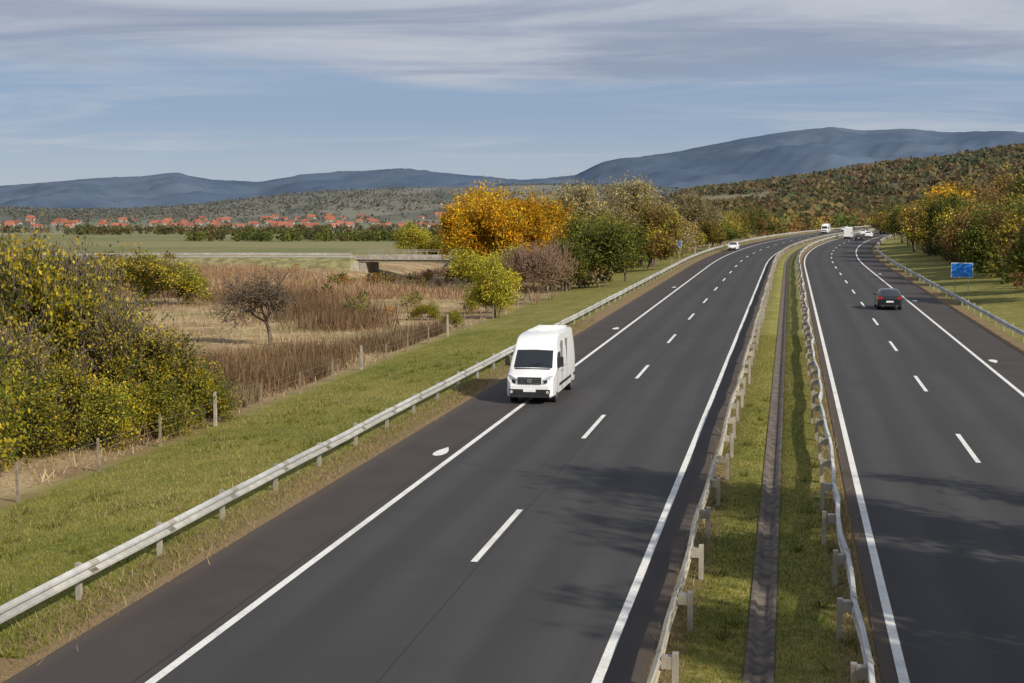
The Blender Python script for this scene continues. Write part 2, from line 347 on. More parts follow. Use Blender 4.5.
def make_tree(name, seed, height, width, pal, stems=1, levels=4, kids=4, leaves=40, lsz=.13, sig=.35, trunk=.3, bark=None, r0=.16, ang=.75, upf=.25, grad=None, twig=.012):
    g=np.random.default_rng(seed); segs=[]; tips=[]
    def br(p,dr,L,r,lv):
        n=3
        for q in range(n):
            dr=dr+g.normal(0,.13,3)+np.array([0,0,upf*.12]); dr/=np.linalg.norm(dr)
            p2=p+dr*L/n; ra=r*(1-.35*q/n); rb=r*(1-.35*(q+1)/n); segs.append((*p,*p2,ra,rb)); p=p2
            if lv>=levels-1: tips.append((p,dr))
            elif q==1 and lv>0 and g.random()<.8:
                s=g.normal(0,1,3); s-=s.dot(dr)*dr; s/=np.linalg.norm(s); nd=dr*.5+s*.85+np.array([0,0,upf]); nd/=np.linalg.norm(nd); br(p,nd,L*.6*g.uniform(.7,1.2),r*.45,lv+1)
        if lv<levels:
            k=kids if lv<levels-1 else 3
            ph=g.uniform(0,6.28)
            for c in range(k):
                a=ph+c*6.283/k+g.normal(0,.3); t=ang*g.uniform(.45,1.25)
                b1=np.cross(dr,[.3,.5,.8]); b1/=np.linalg.norm(b1); b2=np.cross(dr,b1)
                nd=dr*math.cos(t)+(b1*math.cos(a)+b2*math.sin(a))*math.sin(t)+np.array([0,0,upf*g.uniform(.3,1)]); nd/=np.linalg.norm(nd)
                br(p,nd,L*g.uniform(.5,.95),r*.62*.8,lv+1)
    for s_ in range(stems):
        a=g.uniform(0,6.28); t=0 if stems==1 else g.uniform(.15,.6)
        br(np.array([.15*math.cos(a)*(stems>1),.15*math.sin(a)*(stems>1),-.1]),np.array([math.cos(a)*math.sin(t),math.sin(a)*math.sin(t),math.cos(t)]),(trunk if stems==1 else trunk*.7)*height,r0/(stems**.5),0)
    sg=np.array(segs); tp=np.array([t[0] for t in tips])
    cx_,cy_=tp[:,0].mean(),tp[:,1].mean()
    k_=np.clip(tp[:,2]/tp[:,2].max(),0,1)*.7; top_=tp[:,2].max(); tp[:,0]-=cx_*k_; tp[:,1]-=cy_*k_
    for o in (0,3):
        kz=np.clip(sg[:,o+2]/top_,0,1)*.7; sg[:,o]-=cx_*kz; sg[:,o+1]-=cy_*kz
    zs=height/max(tp[:,2].max()+.1,.1); half=np.percentile(np.hypot(tp[:,0],tp[:,1]),94); xs=width/2/half
    for o in (0,3): sg[:,o]*=xs; sg[:,o+1]*=xs; sg[:,o+2]*=zs
    tp=tp*[xs,xs,zs]; sg[:,6:]=np.maximum(sg[:,6:],twig)
    tv,tf=tubes(sg,5)
    n=len(tp); ln=leaves*256/n if leaves else 0
    v=[tv]; f=[tf]; mi=[np.zeros(len(tf),int)]; cl=[np.full((len(tv),3),.1)]
    if ln:
        pal=np.array(pal); amount=g.gamma(1.4,1/1.4,n)*(.5+1.0*(wob(tp[:,0],tp[:,1]+tp[:,2],.9)>-.1))
        cnt=g.poisson(ln*amount); idx=np.repeat(np.arange(n),cnt)
        c=tp[idx]+g.normal(0,sig,(len(idx),3))*[1,1,.8]; c[:,2]=np.maximum(c[:,2],.1)
        lv_,lf=quads(c,lsz*g.uniform(.6,1.4,len(c)),lsz*.6*g.uniform(.6,1.3,len(c)),g)
        pw=(wob(tp[:,0]*1.7,tp[:,1]*1.7+tp[:,2]*1.3,1.6)*.5+.5+g.normal(0,.22,n))*len(pal)
        pick=np.clip(pw,0,len(pal)-1).astype(int)[idx]; sw=g.random(len(idx))<.25; pick=np.where(sw,g.integers(0,len(pal),len(idx)),pick)
        lc=pal[pick]*(g.uniform(.6,1.3,n)[idx]*g.uniform(.75,1.25,len(idx)))[:,None]
        v.append(lv_); f.append(lf+len(tv)); mi.append(np.ones(len(lf),int)); cl.append(np.repeat(lc,4,0))
    return mesh_np(name,np.concatenate(v),np.concatenate(f),[bark or BARK,LEAF],np.concatenate(mi),np.concatenate(cl))
YG=[(.46,.35,.03),(.34,.29,.03),(.56,.42,.045),(.16,.18,.03),(.09,.11,.025)]
OR=[(.62,.30,.012),(.72,.42,.02),(.48,.22,.015),(.66,.46,.03),(.32,.25,.035)]
GN=[(.095,.12,.022),(.15,.165,.03),(.075,.095,.02),(.24,.21,.04)]
PALE=[(.36,.29,.14),(.29,.25,.11),(.40,.33,.18),(.22,.20,.08),(.36,.27,.09)]
BR=[(.25,.14,.045),(.32,.18,.05),(.16,.11,.045),(.20,.17,.05)]
DK=[(.07,.08,.025),(.10,.10,.03),(.14,.105,.04)]
YL=[(.52,.41,.035),(.40,.36,.045),(.26,.26,.04)]
T={}
T['A1']=make_tree('a',11,7,6,YG,3,4,4,25,.11,.25,.28,r0=.18,ang=.65,upf=.35,twig=.017)
T['A2']=make_tree('a',12,7,6,YG[1:]+YG[:1],4,4,3,25,.11,.28,.26,r0=.16,ang=.75,upf=.3,twig=.017)
T['A3']=make_tree('a',13,4,5,[YG[3],YG[4],YG[1],YG[0],YG[3]],6,3,4,46,.085,.28,.25,r0=.1,ang=.9,upf=.15)
T['A4']=make_tree('a',14,7,6,[(.26,.22,.04),(.46,.35,.05),(.13,.14,.035)],4,4,4,12,.10,.26,.26,r0=.17,ang=.65,upf=.35,twig=.018)
T['B1']=make_tree('b',21,11,8,OR,2,4,4,78,.16,.48,.2,r0=.2,ang=.8,upf=.25)
T['B2']=make_tree('b',22,11,7,OR[1:]+OR[:1],2,4,4,70,.16,.45,.18,r0=.2,ang=.75,upf=.28)
T['C1']=make_tree('c',31,12,9,PALE,2,4,4,44,.15,.5,.22,bark=BARKL,r0=.2,ang=.7,upf=.3,twig=.022)
T['C2']=make_tree('c',32,12,8,PALE[::-1],1,4,4,36,.15,.5,.22,bark=BARKL,r0=.2,ang=.7,upf=.35,twig=.022)
T['D1']=make_tree('d',41,8,8,GN,3,4,4,70,.16,.5,.2,r0=.2,ang=.85,upf=.2)
T['D2']=make_tree('d',42,9,7,GN[::-1],1,4,4,60,.16,.5,.18,r0=.2,ang=.8,upf=.25)
T['E1']=make_tree('e',51,9,8,BR,2,4,4,44,.15,.5,.2,r0=.2,ang=.75,upf=.3,twig=.02)
T['E2']=make_tree('e',52,9,7,BR+YL,2,4,4,50,.15,.5,.2,r0=.2,ang=.75,upf=.3,twig=.02)
T['F1']=make_tree('f',61,4.6,5.8,[(.15,.115,.05),(.19,.14,.06),(.11,.09,.04)],1,5,4,7,.06,.2,.34,r0=.17,ang=.8,upf=.1,twig=.017)
T['Y1']=make_tree('y',71,5,4,YL,4,4,3,56,.1,.32,.24,r0=.12,ang=.7,upf=.25)
T['R1']=make_tree('r',81,5,4.5,[(.26,.16,.08),(.20,.13,.07)],5,4,4,8,.07,.3,.26,bark=simple('reddish_twigs',(.22,.14,.09),.9,var=.3),r0=.1,ang=.6,upf=.3,twig=.02)
dims={'A1':(7,6),'A2':(7,6),'A3':(4,5),'A4':(7,6),'B1':(11,8),'B2':(11,7),'C1':(12,9),'C2':(12,8),'D1':(8,8),'D2':(9,7),'E1':(9,8),'E2':(9,7),'F1':(4.6,5.8),'Y1':(5,4),'R1':(5,4.5)}
nm={'A':'yellow_green_tree','B':'golden_autumn_tree','C':'pale_willow_tree','D':'green_tree','E':'russet_tree','F':'bare_round_tree','Y':'yellow_bush','R':'leafless_bush'}
def put(t, px, D, h, w, k=None):
    x,y=site(px,D)
    H0,W0=dims[t]; return obj(nm[t[0]] if not(t=='A3') else 'yellow_green_bush',T[t],(x,y,gz(x,y)-.05),rng.uniform(0,6.28),(w/W0,w/W0,h/H0))
for a in [('A1',-45,63,8.2,6),('A4',-12,65,8.6,5.5),('A1',28,61,8.9,5.2),('A4',62,64,8.4,5.2),('A2',94,61,7.2,4.4),('A4',122,60,6.0,4),('A1',142,59,4.9,3.4),('A2',168,60,4.0,3.0),('A3',190,60,2.8,2.8),
          ('A3',-20,54,3.6,4.5),('A3',28,54,2.6,3.4),('A2',70,56,4.0,3.2),('A3',108,55,2.7,3.0),('A3',146,57,2.6,3.0),('A3',202,61,2.1,2.4),('A3',-70,50,5,5),('A4',5,57,5.2,4),
          ('A2',140,135,6.2,6.5),('A3',172,138,4.2,6),('A1',118,140,5.2,5),('A2',195,150,3.0,4),('A3',60,130,4,6),
          ('F1',269,97,5.4,6.0),('Y1',495,117,4.7,3.4),('A3',483,124,2.6,3),('R1',535,132,6.2,4.4),('R1',551,138,5.8,4),('R1',518,145,5.5,4),
          ('A3',452,108,1.5,1.6),('A3',425,118,1.6,2.2),
          ('B2',460,182,10.4,6.5),('B1',488,168,11.6,7.6),('B1',522,172,11.8,7.6),('B2',548,186,10.6,6.6),('B2',478,190,12.4,6.5),('B1',505,188,12.0,7.4),('Y1',505,158,5,5),('Y1',470,165,4.5,5),('Y1',415,262,6.6,5.5),('Y1',440,258,5,5),
          ('C1',562,205,12,8),('C2',585,196,12.4,8),('C1',612,205,12.8,9),('C2',640,214,13,9),('C1',660,236,12.6,9),('C2',694,262,11,8),('E2',575,215,12,8),('C1',626,225,13.5,9),('E2',652,205,10,7),('A2',600,188,9.5,7),
          ('D1',568,152,5.6,5.5),('D1',602,155,7.2,7.5),('D2',626,164,6.6,6),('D1',585,172,8.0,6),('E2',645,192,7,7),('E1',560,160,6.5,5),('D2',655,210,7,7),('E2',680,245,7,6),('C2',708,272,8.6,7),
          ('E2',704,262,6.5,6),('A2',718,282,7.8,7),('D2',712,275,5.5,7),('E2',733,312,7.6,7),('A1',728,306,8,7),('D1',742,348,8,8),('E1',752,375,8.5,8),('D2',757,405,8,8)]: put(*a)
for px,D,h,w,t in [(1045,128,7.6,7,'E1'),(1075,118,9,8,'D2'),(1020,146,8.2,7,'E2'),(1000,158,8.4,7.5,'D1'),(985,176,9.2,8,'E1'),(962,190,9.4,8,'A2'),(1010,182,10,8,'E2'),(1035,170,9.8,8,'A1'),
        (945,206,9.6,8,'D1'),(930,224,9.6,8,'E2'),(950,236,11,9,'B2'),(975,222,11,9,'E1'),(914,246,8.6,8,'A1'),(908,276,8,8,'D1'),(903,308,8,8,'E2'),(918,300,10.5,9,'E1'),(897,345,8,8,'E1'),
        (894,380,8,8,'D2'),(897,420,8.5,9,'E1'),(932,270,11,9,'A2'),(1000,215,11.4,9,'E1'),(1030,205,11.4,9,'D2'),(1060,160,10,8,'A1'),(965,262,12.4,10,'E2'),(890,450,8,9,'E2'),(886,500,8,9,'D1'),(990,250,12.8,10,'E1'),(1022,240,13.2,10,'E2'),
        (1050,190,12,9,'D1'),(970,205,8,8,'D1'),(940,250,8.5,8,'D2'),(1015,165,7,7,'D2')]: put(t,px,D,h,w)
for x,y,h,w,t in [(16.5,29,18,6,'C2'),(18,22,17,6.5,'B2'),(18.5,35,12,5,'C1'),(18,15,16,7,'D2'),(21,6,14,8,'D2')]:
    obj(nm[t[0]],T[t],(x,y,gz(x,y)-.05),rng.uniform(0,6.28),(w/dims[t][1],w/dims[t][1],h/dims[t][0]))

# ------------------------------------------------------------ vegetation masses
def mass(name, px0, px1, D0, D1, n, h, q, pal, seed, spread=.45, ex=26, size=.16, filt=None, jit=.2):
    g=np.random.default_rng(seed)
    D=np.sqrt(g.uniform(D0**2,D1**2,n)); px=g.uniform(px0,px1,n); t=(px-512)/F*D; x=t*CT-D*ST; y=t*ST+D*CT
    keep=(np.abs(x-xc(y))>ex)|(y>900)
    if filt is not None: keep&=filt(x,y,g)
    x,y=x[keep],y[keep]; n=len(x); z=ground(x,y); hh=g.uniform(.6,1.2,n)*h
    idx=np.repeat(np.arange(n),q); dirs=g.normal(size=(len(idx),3)); dirs/=np.linalg.norm(dirs,axis=1,keepdims=True); rad=g.uniform(.5,1,len(idx))[:,None]
    c=np.stack([x,y,z+hh*.42],1)[idx]+dirs*rad*np.stack([hh*spread,hh*spread,hh*.48],1)[idx]
    s=hh[idx]*size*g.uniform(.6,1.4,len(idx)); v,f=quads(c,s,s*.75,g)
    pal=np.array(pal); pk=np.clip((wob(x,y,h*12)*.5+.5+g.normal(0,.25,n))*len(pal),0,len(pal)-1).astype(int)
    lc=pal[pk][idx]*(g.uniform(1-jit,1+jit,n)[idx]*g.uniform(.9,1.1,len(idx)))[:,None]
    return obj(name,mesh_np(name,v,f,[LEAF],col=np.repeat(lc,4,0)))
MIX=GN+BR+[(.14,.10,.04)]
MIXB=[(.11,.115,.035),(.20,.125,.05),(.15,.12,.045),(.24,.17,.05),(.19,.11,.045),(.12,.12,.04),(.22,.18,.055),(.10,.105,.035)]
MIXD=[(.15,.115,.06),(.12,.105,.05),(.10,.10,.045),(.16,.12,.06)]
patch=lambda x,y,g:(wob(x,y,170)+.5*wob(x,y,45)+g.normal(0,.12,len(x))>-.38)
mass('hillside_forest',600,1150,560,2000,12500,6.5,11,MIXB,101,filt=patch,size=.27,spread=.8,jit=.12)
mass('distant_forest',-100,760,2500,3900,8000,7,6,MIXD,102,size=.32,spread=1.3,jit=.06,filt=lambda x,y,g:(wob(x,y,330)+.4*wob(x,y,90)+g.normal(0,.08,len(x))>-.15))
mass('roadside_treeline',745,890,430,640,300,6,70,MIX,103,ex=22,size=.09)
mass('roadside_treeline',895,1150,280,620,420,7,80,MIX+OR[:1]+YL,104,ex=24,size=.09)
mass('hedgerow',190,455,395,440,150,3.4,80,DK+GN[:2]+YG[3:],105,size=.1,ex=60)
mass('hedgerow',60,330,560,600,120,4,50,DK,106,size=.12,ex=60)
mass('hedgerow',-60,760,900,960,170,5,30,DK+BR[:1],107,size=.13,ex=60)
mass('hedgerow',-60,700,1500,1620,200,6,22,DK+BR,108,size=.16,ex=60)
mass('village_trees',-100,560,1850,2500,480,7,14,DK,109,size=.18,ex=60)
mass('roadside_treeline',560,745,250,420,240,6,80,MIX+PALE[:1],110,ex=24,size=.08)
mass('undergrowth',560,745,150,300,200,2.4,70,GN+BR,111,ex=20,size=.1)
mass('undergrowth',880,1075,125,330,620,3.0,80,GN+DK+BR,112,ex=20.5,size=.09,filt=lambda x,y,g:(x-xc(y))<42)
mass('scrub_thicket',0,180,140,230,60,2.6,110,DK+BR+YG[3:],113,size=.07,ex=60)
mass('scrub_thicket',330,450,165,185,26,1.5,110,BR,114,size=.08,ex=30)
mass('scrub_thicket',290,470,120,215,34,1.3,110,BR+GN,115,size=.08,ex=24)

def blades(name, x, y, h, w, pal, seed, lean=.25, mat=None):
    g=np.random.default_rng(seed); n=len(x); z=ground(x,y)-.02
    hh=h*g.uniform(.5,1.3,n); a=g.uniform(0,6.28,n); ww=w*g.uniform(.6,1.3,n)
    dx,dy=np.cos(a)*ww/2,np.sin(a)*ww/2; lx,ly=g.normal(0,lean,n)*hh,g.normal(0,lean,n)*hh
    v=np.stack([np.stack([x-dx,y-dy,z],1),np.stack([x+dx,y+dy,z],1),np.stack([x+dx*.25+lx,y+dy*.25+ly,z+hh],1),np.stack([x-dx*.25+lx,y-dy*.25+ly,z+hh],1)],1).reshape(-1,3)
    pal=np.array(pal); pick=np.clip(((wob(x,y,7)+g.normal(0,.5,n))*.5+.5)*len(pal),0,len(pal)-1).astype(int)
    lc=pal[pick]*g.uniform(.75,1.25,n)[:,None]
    return obj(name,mesh_np(name,v,np.arange(4*n).reshape(-1,4),[mat or LEAF],col=np.repeat(lc,4,0)))
GR=[(.11,.145,.018),(.18,.19,.03),(.25,.235,.05),(.36,.30,.11)]
g=np.random.default_rng(5)
n=100000; y_=24+76*g.random(n)**1.6; x_=-13.4-9*g.random(n); blades('verge_grass',x_,y_,.085,.022,GR,51,.5)
n=85000; y_=14+80*g.random(n)**1.5; x_=np.where(g.random(n)<.5,g.uniform(-2.15,-.68,n),g.uniform(-.12,1.6,n)); blades('median_grass',x_,y_,.075,.02,GR,52,.5)
n=9000; y_=14+90*g.random(n)**1.3; x_=np.choose(g.integers(0,4,n),[g.normal(-2.1,.14,n),g.normal(1.45,.12,n),g.normal(-13.5,.25,n),g.normal(-14.2,.2,n)]); blades('dead_grass_tufts',x_,y_,.17,.03,[(.40,.31,.17),(.28,.21,.11)],53,.5)
n=4200; cxs=g.uniform(-21.5,-14.6,200); cys=24+60*g.random(200)**1.3; kk=g.integers(0,200,n); blades('weed_tufts',cxs[kk]+g.normal(0,.18,n),cys[kk]+g.normal(0,.18,n),.2,.035,[(.09,.12,.02),(.16,.17,.035),(.34,.27,.12)],58,.5)
n=900; cxs=np.where(g.random(40)<.5,g.uniform(-1.9,-.8,40),g.uniform(0,1.4,40)); cys=16+60*g.random(40)**1.3; kk=g.integers(0,40,n); blades('weed_tufts',cxs[kk]+g.normal(0,.07,n),cys[kk]+g.normal(0,.09,n),.19,.03,[(.09,.12,.02),(.14,.16,.03),(.34,.27,.12)],59,.5)
DRY=[(.62,.48,.27),(.52,.38,.20),(.70,.57,.35),(.40,.28,.15)]
n=60000; y_=42+135*g.random(n)**1.1; x_=-23-80*g.random(n)**1.2; m_=(wob(x_,y_,9)+g.normal(0,.4,n))>.05; blades('dry_grass_field',x_[m_],y_[m_],.3,.06,DRY,54,.6,GRASSM)
RD=[(.33,.20,.12),(.38,.245,.14),(.48,.34,.20),(.26,.15,.09)]
n=75000; y_=140+90*g.random(n); x_=-24-100*g.random(n); m_=(wob(x_,y_,16)+g.normal(0,.25,n))>.05; blades('reddish_weeds',x_[m_],y_[m_],.85,.11,RD,55,.35,GRASSM)
n=20000; y_=50+52*g.random(n); x_=-23.6-4*g.random(n)**1.3; m_=(wob(x_,y_,5)+g.normal(0,.3,n)>.15); blades('dry_weed_thicket',x_[m_],y_[m_],.85,.05,[(.20,.13,.08),(.28,.19,.11),(.40,.30,.18)],56,.25,GRASSM)
cs=[(-38,118,3,1.2),(-33,108,1.6,1),(-45,132,3,1.2),(-52,140,3,1.2),(-28,82,1.6,.9),(-26.5,72,2.0,1.1),(-27.5,67,1.8,1.2),(-31,76,1.4,1)]
xs_=[];ys_=[]
for (cx,cy,sg_,hh_) in cs:
    m__=1500; xs_.append(g.normal(cx,sg_,m__)); ys_.append(g.normal(cy,sg_*1.5,m__))
x_=np.concatenate(xs_); y_=np.concatenate(ys_); m_=x_<-23.4; blades('dry_weed_thicket',x_[m_],y_[m_],1.1,.07,[(.14,.085,.05),(.20,.125,.07),(.27,.19,.10)],57,.25,GRASSM)

# ------------------------------------------------------------ fence
fb=MB(); ys=list(np.arange(30,180,5.2))
for jf,yy in enumerate(ys):
    x=-22.6; z=gz(x,yy); h=1.15+rng.normal(0,.12); big=jf%4==1
    fb.box((x+rng.normal(0,.06),yy,z+(h+.25*big)/2-.1),(.08+.04*big,.08+.04*big,h+.2+.25*big),2 if big else 0,.85)
for hz in (.35,.7,1.0):
    for a,b in zip(ys[:-1],ys[1:]):
        za,zb=gz(-22.6,a),gz(-22.6,b); m_=((a+b)/2); fb.cyl((-22.6,m_,(za+zb)/2+hz-.02),(0,b-a,zb-za),.005,b-a,1,4)
obj('wire_fence',fb.mesh('wire_fence',[FPOST,FPOST,CONC]))
# ------------------------------------------------------------ bridge and side road
bx,by=site(410,222); bb=MB(); zt=.35
bb.box((bx,by,zt-.3),(14,7.5,.6),0)
for s_ in (-1,1):
    bb.box((bx,by+s_*3.85,zt+.0),(15,.35,.5),0)
    for q in np.arange(-7,7.1,1.75): bb.box((bx+q,by+s_*3.85,zt+.6),(.06,.06,.8),1)
    bb.box((bx,by+s_*3.85,zt+.98),(15,.07,.07),1)
    bb.box((bx+s_*6.3,by,-1.75),(1.0,7.2,3.6),0)
    for t_ in (-1,1): bb.add([(bx+s_*6.8,by+t_*3.7,zt-.1),(bx+s_*12,by+t_*6.2,-1.2),(bx+s_*12,by+t_*6.2,-3.4),(bx+s_*6.8,by+t_*3.7,-3.4)],[(0,1,2,3)],0)
obj('concrete_bridge',bb.mesh('concrete_bridge',[CONC,POSTM]))
LASP=simple('old_asphalt',(.34,.31,.26),.9,var=.2,sc=.6)
def siderd(x0,x1,dy0,dy1):
    n=24; v=[];f=[];mi=[]
    for j in range(n+1):
        t=j/n; x=x0+(x1-x0)*t; y=by+dy0+(dy1-dy0)*t*t; z=zt-.02-t*t*.5
        for o,zz in ((-9,gz(x,y)-.3),(-4.2,z-.1),(-3,z),(3,z),(4.2,z-.1),(9,gz(x,y)-.3)): v.append((x,y+o,zz))
    for j in range(n):
        for q in range(5):
            a=j*6+q; f.append((a,a+6,a+7,a+1)); mi.append(0 if q==2 else 1)
    return v,f,mi
VERG=simple('embankment_grass',(.20,.18,.075),.95,var=.4,sc=.8)
mb=MB()
v,f,mi=siderd(bx-7.2,bx-75,0,-8); mb.add(v,f,mi)
v,f,mi=siderd(bx+7.2,bx+30,0,6); mb.add(v,[q[::-1] for q in f],mi)
for q in np.arange(0,60,4.0):
    x=bx-8-q; t=q/68; mb.box((x,by-3.4-8*t*t,zt+.2-t*t*.5),(.08,.08,.8),2)
    mb.box((x-2,by-3.4-8*t*t,zt+.5-t*t*.5),(4.05,.05,.28),2)
obj('side_road',mb.mesh('side_road',[LASP,VERG,STEEL]))

# ------------------------------------------------------------ signs
def sign(name,x,y,w,h,zb,mat,posts=2):
    z=gz(x,y); s=MB(); s.box((0,0,zb+h/2),(w,.04,h),0); s.box((0,-.022,zb+h/2),(w-.08,.012,h-.08),2)
    for q in (np.linspace(-w*.3,w*.3,posts) if posts>1 else [0]): s.cyl((q,.06,(zb+h)/2-.1),(0,0,1),.035,zb+h+.1,1,10)
    return obj(name,s.mesh(name,[SIGNW,POSTM,mat]),(x,y,z),-.02)
x,y=site(962,127); sign('blue_road_sign',x,y,1.8,1.25,1.95,BLUE)
sign('blue_road_sign',-15.4,205,1.7,1.7,1.7,BLUE)

# ------------------------------------------------------------ vehicles
def body(mb, st, belt, wtop, tum, glass_top, glass_side, M, hi):
    rings=[]
    for (y,B,Tp,W) in st:
        def hw(z): return W*(1-tum*max(0,(z-belt))/(hi-belt))
        zb=min(belt,Tp-.14*min(1,(Tp-B))); zw=min(wtop,Tp-.09); zw=max(zw,zb+.01); z5=max(zw+.005,Tp-.05); 
        half=[(0,B),(W-.10,B),(W-.02,B+.06),(W,B+.22*(zb-B)+.05),(W,zb),(hw(zw),zw),(hw(z5)-.045,z5),(hw(Tp)-.16,Tp-.008),(0,Tp+.015)]
        ring=half+[(-x,z) for x,z in half[-2:0:-1]]
        rings.append([(x,y,z) for x,z in ring])
    n=len(rings[0]); v=[p for r_ in rings for p in r_]; f=[];mi=[]
    for j in range(len(rings)-1):
        y0,y1=st[j][0],st[j+1][0]
        for q in range(n):
            q2=(q+1)%n; f.append((j*n+q,j*n+q2,(j+1)*n+q2,(j+1)*n+q)); 
            k=q if q<8 else 15-q
            m=0
            if k==7 and any(a<=y0+1e-4 and y1<=b+1e-4 for a,b in glass_top): m=1
            if k==4 and any(a<=y0+1e-4 and y1<=b+1e-4 for a,b in glass_side): m=1
            mi.append(m)
    f.append(tuple(range(n))); mi.append(0); f.append(tuple(range((len(rings)-1)*n,len(rings)*n))[::-1]); mi.append(0)
    f=[q[::-1] for q in f]
    mb.add(v,f,mi)
def wheels(mb, ys, hw, r, mt, mr_):
    for y in ys:
        for s_ in (-1,1):
            mb.cyl((s_*(hw-.10),y,r+.03),(1,0,0),r*1.17,.22,4,26)
            mb.cyl((s_*(hw-.105),y,r),(1,0,0),r,.24,mt,26)
            mb.cyl((s_*(hw+.012),y,r),(s_,0,0),r*.62,.03,mr_,18,r*.56)
            mb.cyl((s_*(hw+.03),y,r),(s_,0,0),r*.2,.02,mt,12)
            for a in range(5):
                t=a*1.2566; mb.box((s_*(hw+.028),y+math.cos(t)*r*.38,r+math.sin(t)*r*.38),(.012,.05,.05),mt)
def van_mesh():
    mb=MB()
    st=[(0,.34,.90,.80),(.03,.30,1.04,.90),(.10,.28,1.16,.965),(.35,.27,1.27,.985),(.62,.27,1.36,.99),(.74,.27,1.42,.995),(.9,.27,1.62,.995),(1.1,.27,1.86,.995),(1.32,.27,2.10,.995),(1.40,.27,2.20,.995),(1.58,.27,2.42,.995),(1.8,.27,2.58,.995),(2.1,.27,2.66,.995),(2.35,.27,2.70,.995),(2.6,.28,2.72,.995),(4,.3,2.74,.995),(5.6,.3,2.73,.995),(5.86,.32,2.69,.985),(5.95,.36,2.6,.95)]
    body(mb,st,1.34,2.0,.115,[(.74,1.32)],[(1.1,2.1)],None,2.7)
    wheels(mb,(1.0,4.95),.955,.345,2,3)
    mb.box((0,.01,.97),(.98,.10,.28),4)
    for q in range(3): mb.box((0,-.05,.88+q*.085),(.9,.02,.02),5)
    mb.cyl((0,-.065,.97),(0,1,0),.10,.02,5,20)
    mb.box((0,-.0,.50),(1.5,.12,.2),4); mb.box((0,-.03,.37),(1.66,.14,.14),4); mb.box((0,-.02,.70),(1.6,.10,.14),0)
    mb.box((0,-.075,.58),(.52,.02,.115),7)
    for s_ in (-1,1):
        mb.add([(s_*.56,-.03,.82),(s_*.90,.05,.88),(s_*.965,.16,1.20),(s_*.80,.03,1.18),(s_*.58,-.01,1.06)],[(0,1,2,3,4) if s_>0 else (4,3,2,1,0)],6)
        mb.add([(s_*.60,-.035,.86),(s_*.74,-.005,.89),(s_*.74,-.005,1.03),(s_*.60,-.03,1.0)],[(0,1,2,3) if s_>0 else (3,2,1,0)],4)
        mb.cyl((s_*.76,-.06,.52),(0,1,0),.065,.03,6,14)
        mb.box((s_*.66,-.04,.54),(.4,.06,.15),4)
        mb.box((s_*1.15,1.06,1.66),(.19,.14,.40),4,.85); mb.box((s_*1.02,1.08,1.48),(.2,.06,.06),4); mb.box((s_*1.15,1.14,1.66),(.14,.015,.32),5)
        mb.box((s_*.999,3.05,.66),(.03,3.1,.12),4); mb.box((s_*.999,5.55,.66),(.03,.5,.12),4)
        for yy,z0,z1 in ((1.05,.5,1.34),(2.16,.4,2.3),(2.3,.4,2.42),(3.5,.4,2.42)): mb.box((s_*.999,yy,(z0+1.34)/2),(.008,.022,1.34-z0),8); mb.box((s_*.955,yy,(1.34+z1)/2),(.09,.02,max(.01,z1-1.34)),8)
        mb.box((s_*.995,2.75,1.32),(.02,1.3,.02),8); mb.box((s_*1.0,2.0,1.17),(.03,.16,.035),4); mb.box((s_*1.0,2.45,1.17),(.03,.16,.035),4)
        mb.box((s_*.9,5.96,1.35),(.12,.03,.5),9)
        mb.add([(s_*.1-.25,.72,1.425),(s_*.1+.35,.86,1.60),(s_*.1+.36,.85,1.62),(s_*.1-.25,.71,1.45)],[(0,1,2,3)],4)
    for yy in np.arange(2.9,5.7,.45): mb.box((0,yy,2.755),(1.3,.06,.03),0)
    mb.box((0,3.0,.3),(1.6,5.0,.18),4); mb.box((0,5.98,.45),(1.7,.1,.16),4); mb.box((0,.68,1.395),(1.5,.13,.03),4)
    return mb.mesh('van_body',[WHITE,GLASS,RUB,ALU,BLACK,CHROME,LAMP,PLATE,SEAM,RED],32)
VAN=van_mesh()
obj('white_van',VAN,(-10.3,59.1,.006),0,(.98,1.06,1.0))
def car_mesh(paint,nme):
    mb=MB()
    st=[(0,.38,.62,.66),(.05,.28,.74,.80),(.25,.22,.84,.87),(.8,.2,.95,.895),(1.15,.2,1.0,.9),(1.35,.2,1.1,.9),(1.95,.2,1.42,.9),(2.3,.2,1.49,.9),(3.0,.2,1.49,.9),(3.45,.2,1.43,.9),(4.0,.2,1.10,.89),(4.25,.24,1.02,.86),(4.38,.3,.9,.8),(4.42,.4,.8,.72)]
    body(mb,st,.98,1.33,.26,[(1.15,1.95),(3.45,4.0)],[(1.95,3.45)],None,1.5)
    wheels(mb,(.82,3.45),.865,.32,2,3)
    for s_ in (-1,1):
        mb.box((s_*.68,4.36,.88),(.32,.10,.14),9); mb.box((s_*.66,.07,.68),(.34,.12,.13),6); mb.box((s_*.98,1.55,1.02),(.16,.1,.12),0,.8)
        mb.box((s_*.5,4.42,.3),(.12,.06,.05),5)
    mb.box((0,4.43,.62),(.52,.02,.12),7); mb.box((0,4.4,.34),(1.4,.08,.12),4); mb.box((0,-.0,.45),(1.2,.08,.2),4); mb.box((0,-.03,.5),(.52,.03,.11),7); mb.box((0,2.2,.25),(1.5,3.8,.14),4)
    return mb.mesh(nme,[paint,GLASS,RUB,ALU,BLACK,CHROME,LAMP,PLATE,SEAM,RED],35)
